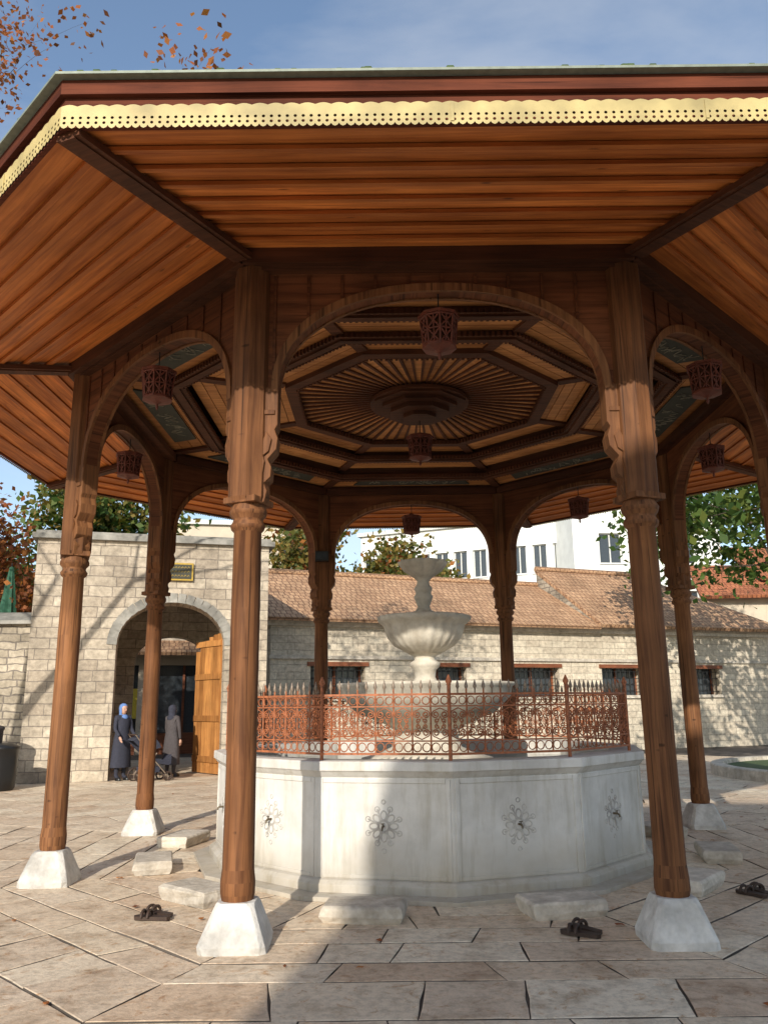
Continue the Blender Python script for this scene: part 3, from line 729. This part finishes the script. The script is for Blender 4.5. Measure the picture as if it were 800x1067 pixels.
def block(name,o,ang,L,D,H,mat,rows_,cols_,zf,ww,wh,sp,parapet=True):
    mb=MB(); u=Vector((cos(ang),sin(ang),0)); w_=Vector((-sin(ang),cos(ang),0)); o=Vector(o)
    mb.ob(o+w_*0.3,u*L,w_*(D-0.3),Z*H,0)
    zprev=0
    for r in range(rows_):
        zb=zf+r*sp
        mb.ob(o+Z*zprev,u*L,w_*0.295,Z*(zb-zprev),0)
        step=L/cols_
        for c_ in range(cols_+1):
            a0=0 if c_==0 else (c_-.5)*step+ww/2; a1=L if c_==cols_ else (c_+.5)*step-ww/2
            mb.ob(o+u*a0+Z*zb,u*(a1-a0),w_*0.295,Z*wh,0)
            if c_<cols_:
                x0=(c_+.5)*step-ww/2
                mb.ob(o+u*x0+Z*zb+w_*0.2,u*ww,w_*0.03,Z*wh,1)
                for q in(0,0.5,1): mb.ob(o+u*(x0+q*(ww-0.07))+Z*zb+w_*0.15,u*0.07,w_*0.05,Z*wh,2)
                for q in(0,1): mb.ob(o+u*x0+Z*(zb+q*(wh-0.07))+w_*0.148,u*ww,w_*0.05,Z*0.07,2)
                mb.ob(o+u*(x0-0.05)+Z*(zb-0.06)-w_*0.06,u*(ww+0.1),w_*0.25,Z*0.055,2)
        zprev=zb+wh
    mb.ob(o+Z*zprev,u*L,w_*0.295,Z*(H-zprev),0)
    mb.ob(o-u*0.2-w_*0.2+Z*H,u*(L+0.4),w_*(D+0.4),Z*0.25,2)
    return mb.obj(name,[mat,'glass','frame'])
block('white_office_building',(-1.5,52,0),rad(-24),13.5,10,12.2,'white',3,11,2.4,0.85,1.7,3.3)
block('white_apartment_building',(10.4,44,0),rad(6),8.5,9,12.2,'white',3,2,2.6,1.3,1.7,3.2)
block('cream_house',(-13,44,0),rad(10),9,8,11.5,'cream',3,4,2.2,1.1,1.6,3.2)
block('pink_house',(19.2,40,0),rad(0),10,8,7.4,'pink',2,4,1.8,1.1,1.5,3)
pr=MB(); slab(pr,[(18,38.5,7.3),(30,38.5,7.3),(30,43,9.6),(18,43,9.6)],0.15,0); slab(pr,[(14.6,37.5,6.3),(22,36.5,6.3),(22,41,8.3),(15.4,41,8.3)],0.15,0)
pr.ob((15,38,0),(6.5,-0.6,0),(0,3,0),(0,0,6.3),1); pr.obj('orange_tiled_house',['tile2','cream'])
block('white_house',(-30,30,0),rad(5),13.5,8,7.8,'white',2,5,2.2,1.1,1.6,3.0)
sh=MB(); so_=G(-3,10)
for i in range(5):
    u0=i*2.6
    sh.ob(so_+gu*u0,gu*0.5,gw*0.5,Z*3.3,0)
    sh.ob(so_+gu*(u0+0.5)+gw*0.4,gu*2.1,gw*0.05,Z*3.0,1)
    sh.ob(so_+gu*(u0+0.5)+gw*0.2,gu*2.1,gw*0.2,Z*0.7,2)
    sh.ob(so_+gu*(u0+1.5)+gw*0.3,gu*0.08,gw*0.08,Z*3.0,2)
sh.ob(so_+Z*3.0-gw*0.02,gu*13.5,gw*3,Z*1.5,0); slab(sh,[so_-gw*0.9+Z*3.4,so_-gw*0.9+gu*13.5+Z*3.4,so_+gw*3+gu*13.5+Z*5.4,so_+gw*3+Z*5.4],0.12,3)
sh.ob(so_+gu*5.0+gw*0.1+Z*1.2,gu*0.7,gw*0.03,Z*1.0,4)
sh.obj('bazaar_shop_row',['cream','glass','wframe','tile','yellow'])

# the mosque the courtyard belongs to (stands behind the viewpoint, its shadow falls into the court)
mq=empty('domed_mosque'); mm_=MB()
archwall(mm_,(-4.1,-10.0,0),(1,0,0),(0,-1,0),9.2,7.9,0.9,3.2,6.0,4.2,1.4)
mm_.ob((-4.1,-10.9,0),(9.2,0,0),(0,-8.1,0),(0,0,7.9),0)
mm_.ob((-0.62,-10.86,0.0),(2.2,0,0),(0,0.03,0),(0,0,3.2),3)
mm_.ob((-4.1,-9.97,7.62),(9.2,0,0),(0,-0.02,0),(0,0,0.2),1)
dc=(-0.56,-14.6,0)
mm_.lathe([(4.6,7.9),(4.6,9.9),(4.68,9.95),(4.68,10.15),(4.6,10.2)],dc,16,0,0.5,False)
mm_.lathe([(4.6*cos(a),10.2+2.5*sin(a)) for a in [pi/2*i/16*0.995 for i in range(17)]],dc,48,2,0.5)
mm_.lathe([(0.12,12.6),(0.22,12.8),(0.08,12.95),(0.12,13.05),(0.02,13.4)],dc,12,2)
for i in range(16):
    a=2*pi*(i+.5)/16; mm_.box((dc[0]+4.50*cos(a),dc[1]+4.50*sin(a),9.0),(0.12,0.7,1.2),a,4)
mm_.obj('mosque_masonry',['gate','coping','lead','door','glass'],mq)

# ---------------------------------------------------------------- trees
def leaves(name,cents,size,mat,parent):
    n=len(cents); c=np.array(cents)
    d=np.random.normal(size=(n,3)); d/=np.linalg.norm(d,axis=1)[:,None]
    e=np.cross(d,np.random.normal(size=(n,3))); e/=np.linalg.norm(e,axis=1)[:,None]
    s=size*np.random.uniform(0.6,1.3,(n,1))
    f=np.cross(d,e)
    v=np.stack([c-d*s*0.6,c+e*s*0.38+f*s*0.08,c+d*s*0.6,c-e*s*0.38+f*s*0.08],1).reshape(-1,3)
    me=bpy.data.meshes.new(name); me.vertices.add(4*n); me.vertices.foreach_set('co',v.ravel())
    me.loops.add(4*n); me.loops.foreach_set('vertex_index',np.arange(4*n))
    me.polygons.add(n); me.polygons.foreach_set('loop_start',np.arange(n)*4); me.polygons.foreach_set('loop_total',np.full(n,4))
    me.update(calc_edges=True)
    at=me.attributes.new('var','FLOAT','FACE'); at.data.foreach_set('value',np.random.rand(n))
    me.materials.append(M[mat]); o=bpy.data.objects.new(name,me); COL.objects.link(o); o.parent=parent
def tree(name,base,h,spread,trunk_r,clear,mat,nleaf,lsize,seed,clump=0.45,levels=4,lean=(0,0),dens=1.0,extra=None):
    rng=random.Random(seed); e=empty(name); mb=MB(); tips=[]
    def grow(p,d,L,r,lv):
        pts=[Vector(p)];rs=[r];q=Vector(p);dd=Vector(d)
        for i in range(4):
            dd=(dd+Vector((rng.uniform(-.18,.18),rng.uniform(-.18,.18),rng.uniform(-.05,.14)))).normalized()
            q=q+dd*L/4; pts.append(q.copy()); rs.append(r*(1-0.45*(i+1)/4))
        mb.tube(pts,rs,7 if lv>2 else 4,0,0.5,lv==levels)
        if lv<=2: tips.extend(pts[2:])
        if lv==0: return
        for i in range(3+(1 if lv==levels else 0)):
            az=rng.uniform(0,2*pi); ti=rng.uniform(0.35,0.95)
            side=dd.orthogonal().normalized(); side.rotate(Matrix.Rotation(az,3,dd))
            nd_=(dd*cos(ti)+side*sin(ti)*spread).normalized()
            idx=rng.choice([2,3,4]) if i>0 else 4
            grow(pts[idx],nd_,L*rng.uniform(0.62,0.82),rs[idx]*0.68,lv-1)
    grow(Vector(base),Vector((lean[0],lean[1],1)).normalized(),clear,trunk_r,levels)
    mb.obj('trunk_and_limbs',['bark'],e)
    def sow(nl,mt,nm):
        cs=[]; keep=[t for t in tips if rng.random()<dens]
        for i in range(nl):
            t=rng.choice(keep); cs.append((t.x+rng.gauss(0,clump),t.y+rng.gauss(0,clump),t.z+rng.gauss(0,clump*.8)))
        leaves(nm,cs,lsize,mt,e)
    sow(nleaf,mat,'foliage')
    if extra: sow(extra[0],extra[1],'turning_foliage')
    return e
tree('linden_tree',(-9.5,28,0),10,1.0,0.25,3.6,'leaf',8000,0.22,3,extra=(7000,'leafy'))
tree('yellowing_tree',(-2.2,36,0),10,1.0,0.25,3.8,'leafy',11000,0.24,5,extra=(1500,'leafo'))
tree('plane_tree',(11.6,18.5,0),14,1.0,0.35,5.6,'leaf',22000,0.2,11,0.5)
tree('autumn_tree',(-10.0,11.7,0),15,0.9,0.22,5.6,'leafo',22000,0.10,21,0.26,5,(0.16,0),0.9)
tree('autumn_tree',(-12.6,23.0,0),8,1.0,0.2,3.0,'leafo',9000,0.16,33,0.4,4)

pl=MB(); pc=(10.6,18.3,0)
pl.lathe([(3.4,0),(3.4,0.2),(3.38,0.22),(3.12,0.22),(3.1,0.1)],pc,40,0,0.5,False); pl.lathe([(3.1,0.0),(3.1,0.14)],pc,40,1,0.5,False)
o=pl.obj('planter_bed',['slab','grass'])

# ---------------------------------------------------------------- small objects
b2=MB(); c=(-7.75,17.0,0)
b2.lathe([(0.26,0),(0.30,0.05),(0.32,0.3),(0.33,0.6),(0.34,0.78),(0.36,0.8),(0.36,0.84),(0.2,0.9),(0.05,0.92)],c,20,0,0.5,mod=lambda i,a:1+0.03*sin(5*a+i))
b2.obj('black_litter_bin',['black'])
b3=MB(); c=(-8.15,17.3,0)
b3.lathe([(0.2,0),(0.22,0.05),(0.25,1.15),(0.27,1.17),(0.27,1.22),(0.1,1.28)],c,18,0,0.5); b3.obj('grey_litter_bin',['grey'])
x,y,h=-9.1,19.6,4.9
b2=MB(); b2.tube([(x,y,0),(x,y,h)],0.03,8,1)
b2.lathe([(0.2,h-1.9),(0.24,h-1.7),(0.17,h-1.0),(0.1,h-0.4),(0.04,h+0.05)],(x,y,0),16,0,0.5,False,mod=lambda i,a:1+0.22*abs(cos(4*a))); b2.lathe([(0.03,h),(0.01,h+0.15)],(x,y,0),6,1)
b2.obj('green_parasol',['green','iron'])
def sandals(x,y,rz):
    s=MB()
    for i,(dx,dy,r) in enumerate(((-0.06,0,0.15),(0.07,0.03,-0.25))):
        R=Matrix.Rotation(rz+r,3,'Z'); o=Vector((x,y,0.006))+Matrix.Rotation(rz,3,'Z')@Vector((dx,dy,0))
        out=[(-0.035,-0.13),(0.0,-0.145),(0.035,-0.13),(0.036,-0.03),(0.05,0.06),(0.045,0.12),(0.01,0.15),(-0.03,0.13),(-0.042,0.06),(-0.03,-0.03)]
        s.prism(out,o,R@Vector((1,0,0)),R@Vector((0,1,0)),(0,0,0.025))
        for yy in(0.02,0.07):
            s.tube([o+R@Vector((0.05*cos(a),yy,0.02+0.045*sin(a))) for a in [pi*j/8 for j in range(9)]],0.012,6)
    s.obj('plastic_sandals',['rubber'])
sandals(1.38,6.27,0.9); sandals(-1.8,6.85,1.3); sandals(3.1,7.4,0.4)
fl=MB(); th=rad(22.5+45*4); c=Vector((CX+R8*sin(th),CY-R8*cos(th),0))
fl.box((c.x+0.02,c.y-0.25,3.95),(0.22,0.12,0.16),0.1,0); fl.box((c.x+0.02,c.y-0.313,3.95),(0.18,0.01,0.12),0.1,1); fl.tube([(c.x,c.y-0.1,4.0),(c.x+.02,c.y-0.2,3.95)],0.02,6,0)
fl.obj('floodlight',['black','glass'])

# people
def skinobj(name,verts,edges,radii,mat,parent,root=0,sub=2):
    me=bpy.data.meshes.new(name); import bmesh
    bm=bmesh.new(); sl=bm.verts.layers.skin.verify(); bv=[bm.verts.new(v) for v in verts]
    for i,v in enumerate(bv):
        r=radii[i]; v[sl].radius=(r,r) if not isinstance(r,tuple) else r
        v[sl].use_root=(i==root)
    for a,b2 in edges: bm.edges.new((bv[a],bv[b2]))
    bm.to_mesh(me); bm.free(); o=bpy.data.objects.new(name,me); COL.objects.link(o)
    o.modifiers.new('s','SKIN').use_smooth_shade=True; ms=o.modifiers.new('ss','SUBSURF'); ms.levels=sub; ms.render_levels=sub
    me.materials.append(M[mat]); o.parent=parent
def person(name,x,y,rz,h,coat,scarf,reach=False):
    e=empty(name); e.location=(x,y,0.0); e.rotation_euler=(0,0,rz); s_=h/1.65
    S=lambda *p: tuple(q*s_ for q in p)
    V=[S(0,0,0.95),S(0,0,1.12),S(0,0.01,1.32),S(0,0,1.42),
       S(0.09,0,0.88),S(0.1,-0.01,0.48),S(0.1,0.02,0.09),S(0.11,-0.12,0.04),
       S(-0.09,0,0.88),S(-0.1,-0.03,0.48),S(-0.1,0.0,0.09),S(-0.11,-0.14,0.04),
       S(0.17,0,1.36),S(0.21,-0.03,1.1),S(0.2,-0.2 if reach else -0.08,0.95 if reach else 0.86),
       S(-0.17,0,1.36),S(-0.21,-0.03,1.1),S(-0.2,-0.2 if reach else -0.08,0.95 if reach else 0.86)]
    E=[(0,1),(1,2),(2,3),(0,4),(4,5),(5,6),(6,7),(0,8),(8,9),(9,10),(10,11),(2,12),(12,13),(13,14),(2,15),(15,16),(16,17)]
    Rr=[.14,.12,.13,.06,.09,.065,.045,.035,.09,.065,.045,.035,.06,.045,.032,.06,.045,.032]
    skinobj('clothed_body',V,E,[r*s_ for r in Rr],coat,e)
    m1=MB()
    m1.lathe([(0.24*s_,0.28*s_),(0.22*s_,0.6*s_),(0.19*s_,0.9*s_),(0.15*s_,1.08*s_),(0.17*s_,1.28*s_),(0.12*s_,1.4*s_)],(0,0,0),24,0,0.5,sy=0.75,mod=lambda i,a:1+0.03*sin(7*a)*(i<3))
    m1.obj('long_coat',[coat],e)
    hd_=MB(); hz=1.53*s_
    hp=[(0.03,-0.12),(0.055,-0.1),(0.068,-0.05),(0.075,0.0),(0.078,0.05),(0.065,0.09),(0.03,0.118)]
    hd_.lathe([(r*s_,z_*s_+hz) for r,z_ in hp],(0,0,0),20,0,0.5,sy=1.18)
    hd_.tube([S(0,0,1.38),S(0,0,1.46)],0.045*s_,10,0)
    hd_.tube([(0,-0.088*s_,hz+0.02*s_),(0,-0.108*s_,hz-0.015*s_),(0,-0.09*s_,hz-0.025*s_)],[0.008,0.013,0.008],6,0)
    hd_.tube([(-0.022,-0.088*s_,hz-0.05*s_),(0.022,-0.088*s_,hz-0.05*s_)],0.006,6,2)
    for sx in(-1,1): hd_.lathe([(0.002,-0.01),(0.011,0),(0.002,0.01)],(sx*0.028*s_,-0.083*s_,hz+0.012*s_),8,1)
    hd_.obj('head',['skin','iron','lantern'],e)
    sc_=MB()
    vs=[];NA=24; prof=[(0.10,-0.22),(0.115,-0.16),(0.08,-0.11),(0.085,-0.03),(0.092,0.04),(0.08,0.095),(0.04,0.13),(0.004,0.138)]
    for (r,z_) in prof:
        for j in range(NA): 
            a=2*pi*j/NA; yy=r*1.2*sin(a)+0.012
            if sin(a)<-0.55 and -0.1<z_<0.08: yy=yy*0.62
            vs.append((r*cos(a)*s_,yy*s_,hz+z_*s_))
    fs=[]
    for i in range(len(prof)-1):
        for j in range(NA):
            a=2*pi*(j+.5)/NA
            if sin(a)<-0.6 and 2<=i<=3: continue
            fs.append((i*NA+j,i*NA+(j+1)%NA,(i+1)*NA+(j+1)%NA,(i+1)*NA+j))
    sc_.add(vs,fs,0,0.5,True); sc_.obj('headscarf',[scarf],e)
    for sx,wi in((1,14),(-1,17)):
        w0=Vector(V[wi]); dn=Vector((0,-0.5,-0.86)) if reach else Vector((0,-0.15,-0.98))
        fv=Vector((0,-1,0)) ; VV=[tuple(w0),tuple(w0+dn*0.05),tuple(w0+dn*0.085)];EE=[(0,1),(1,2)];RR=[0.024,0.032,0.03]
        for i,(o_,L_) in enumerate(((-0.027,0.06),(-0.009,0.072),(0.009,0.068),(0.027,0.052))):
            b3=w0+dn*0.09+fv*o_; k0=len(VV)
            VV+= [tuple(b3),tuple(b3+dn*L_*.5+Vector((-sx*0.006,0,0))),tuple(b3+dn*L_+Vector((-sx*0.022,0,0)))]
            EE+=[(2,k0),(k0,k0+1),(k0+1,k0+2)]; RR+=[0.009,0.0085,0.007]
        k0=len(VV); VV+=[tuple(w0+dn*0.05+fv*0.035),tuple(w0+dn*0.085+fv*0.055)]; EE+=[(1,k0),(k0,k0+1)]; RR+=[0.011,0.009]
        skinobj('hand',VV,EE,RR,'skin',e,1,1)
    sh_=MB()
    for f in(7,11):
        p=V[f]; sh_.lathe([(0.045,0),(0.048,0.02),(0.04,0.06),(0.02,0.08)],(p[0],p[1]+0.04,0),12,0,0.5,sy=2.0)
    sh_.obj('shoes',['black'],e)
pa=G(2.1,0.15); person('woman_in_blue_headscarf',pa.x,pa.y,0.9,1.66,'navy','blue',True)
pb=G(3.2,0.7); person('woman_in_dark_coat',pb.x,pb.y,2.6,1.62,'grey','navy')
def stroller(x,y,rz):
    e=empty('baby_stroller'); e.location=(x,y,0); e.rotation_euler=(0,0,rz)
    s=MB()
    for sx in(-0.23,0.23):
        for yy,r in((-0.32,0.09),(0.28,0.13)):
            s.tube([(sx,yy+r*cos(2*pi*j/16),r+0.01+r*sin(2*pi*j/16)) for j in range(17)],0.018,6,0,0.5,False)
            s.tube([(sx-0.02,yy,r+.01),(sx+0.02,yy,r+.01)],0.02,8,1)
            for j in range(4): s.tube([(sx,yy,r+.01),(sx,yy+r*cos(j*pi/2),r+.01+r*sin(j*pi/2))],0.006,4,1)
        s.tube([(sx,-0.32,0.1),(sx,0.1,0.55),(sx,0.45,1.0)],0.013,6,1); s.tube([(sx,0.28,0.14),(sx,-0.05,0.6)],0.013,6,1)
    s.tube([(-0.23,0.45,1.0),(0.23,0.45,1.0)],0.018,8,0)
    s.tube([(-0.23,0.28,0.14),(0.23,0.28,0.14)],0.01,6,1); s.tube([(-0.23,-0.32,0.1),(0.23,-0.32,0.1)],0.01,6,1)
    s.prism([(-0.4,0.36),(-0.33,0.33),(0.1,0.42),(0.3,0.85),(0.25,0.88),(0.06,0.5),(-0.32,0.43),(-0.4,0.55)],(-0.2,0,0),(0,1,0),(0,0,1),(0.4,0,0),2)
    vs=[];n_=10
    for i in range(n_+1):
        a=rad(15+120*i/n_)
        for xx in(-0.21,0.21): vs.append((xx,0.22-0.38*cos(a)*1.0+0.0,0.62+0.36*sin(a)))
    s.add(vs,[(2*i,2*i+1,2*i+3,2*i+2) for i in range(n_)],2,0.5,True)
    for xx in(-0.21,0.21):
        s.add([(xx,0.22,0.62)]+[vs[2*i+(0 if xx<0 else 1)] for i in range(n_+1)],[(0,i+1,i+2) for i in range(n_)],2)
    s.box((0,0.05,0.25),(0.36,0.4,0.12),0,2)
    s.obj('stroller_parts',['rubber','finial','navy'],e)
ps=G(2.75,-0.25); stroller(ps.x,ps.y,2.2)
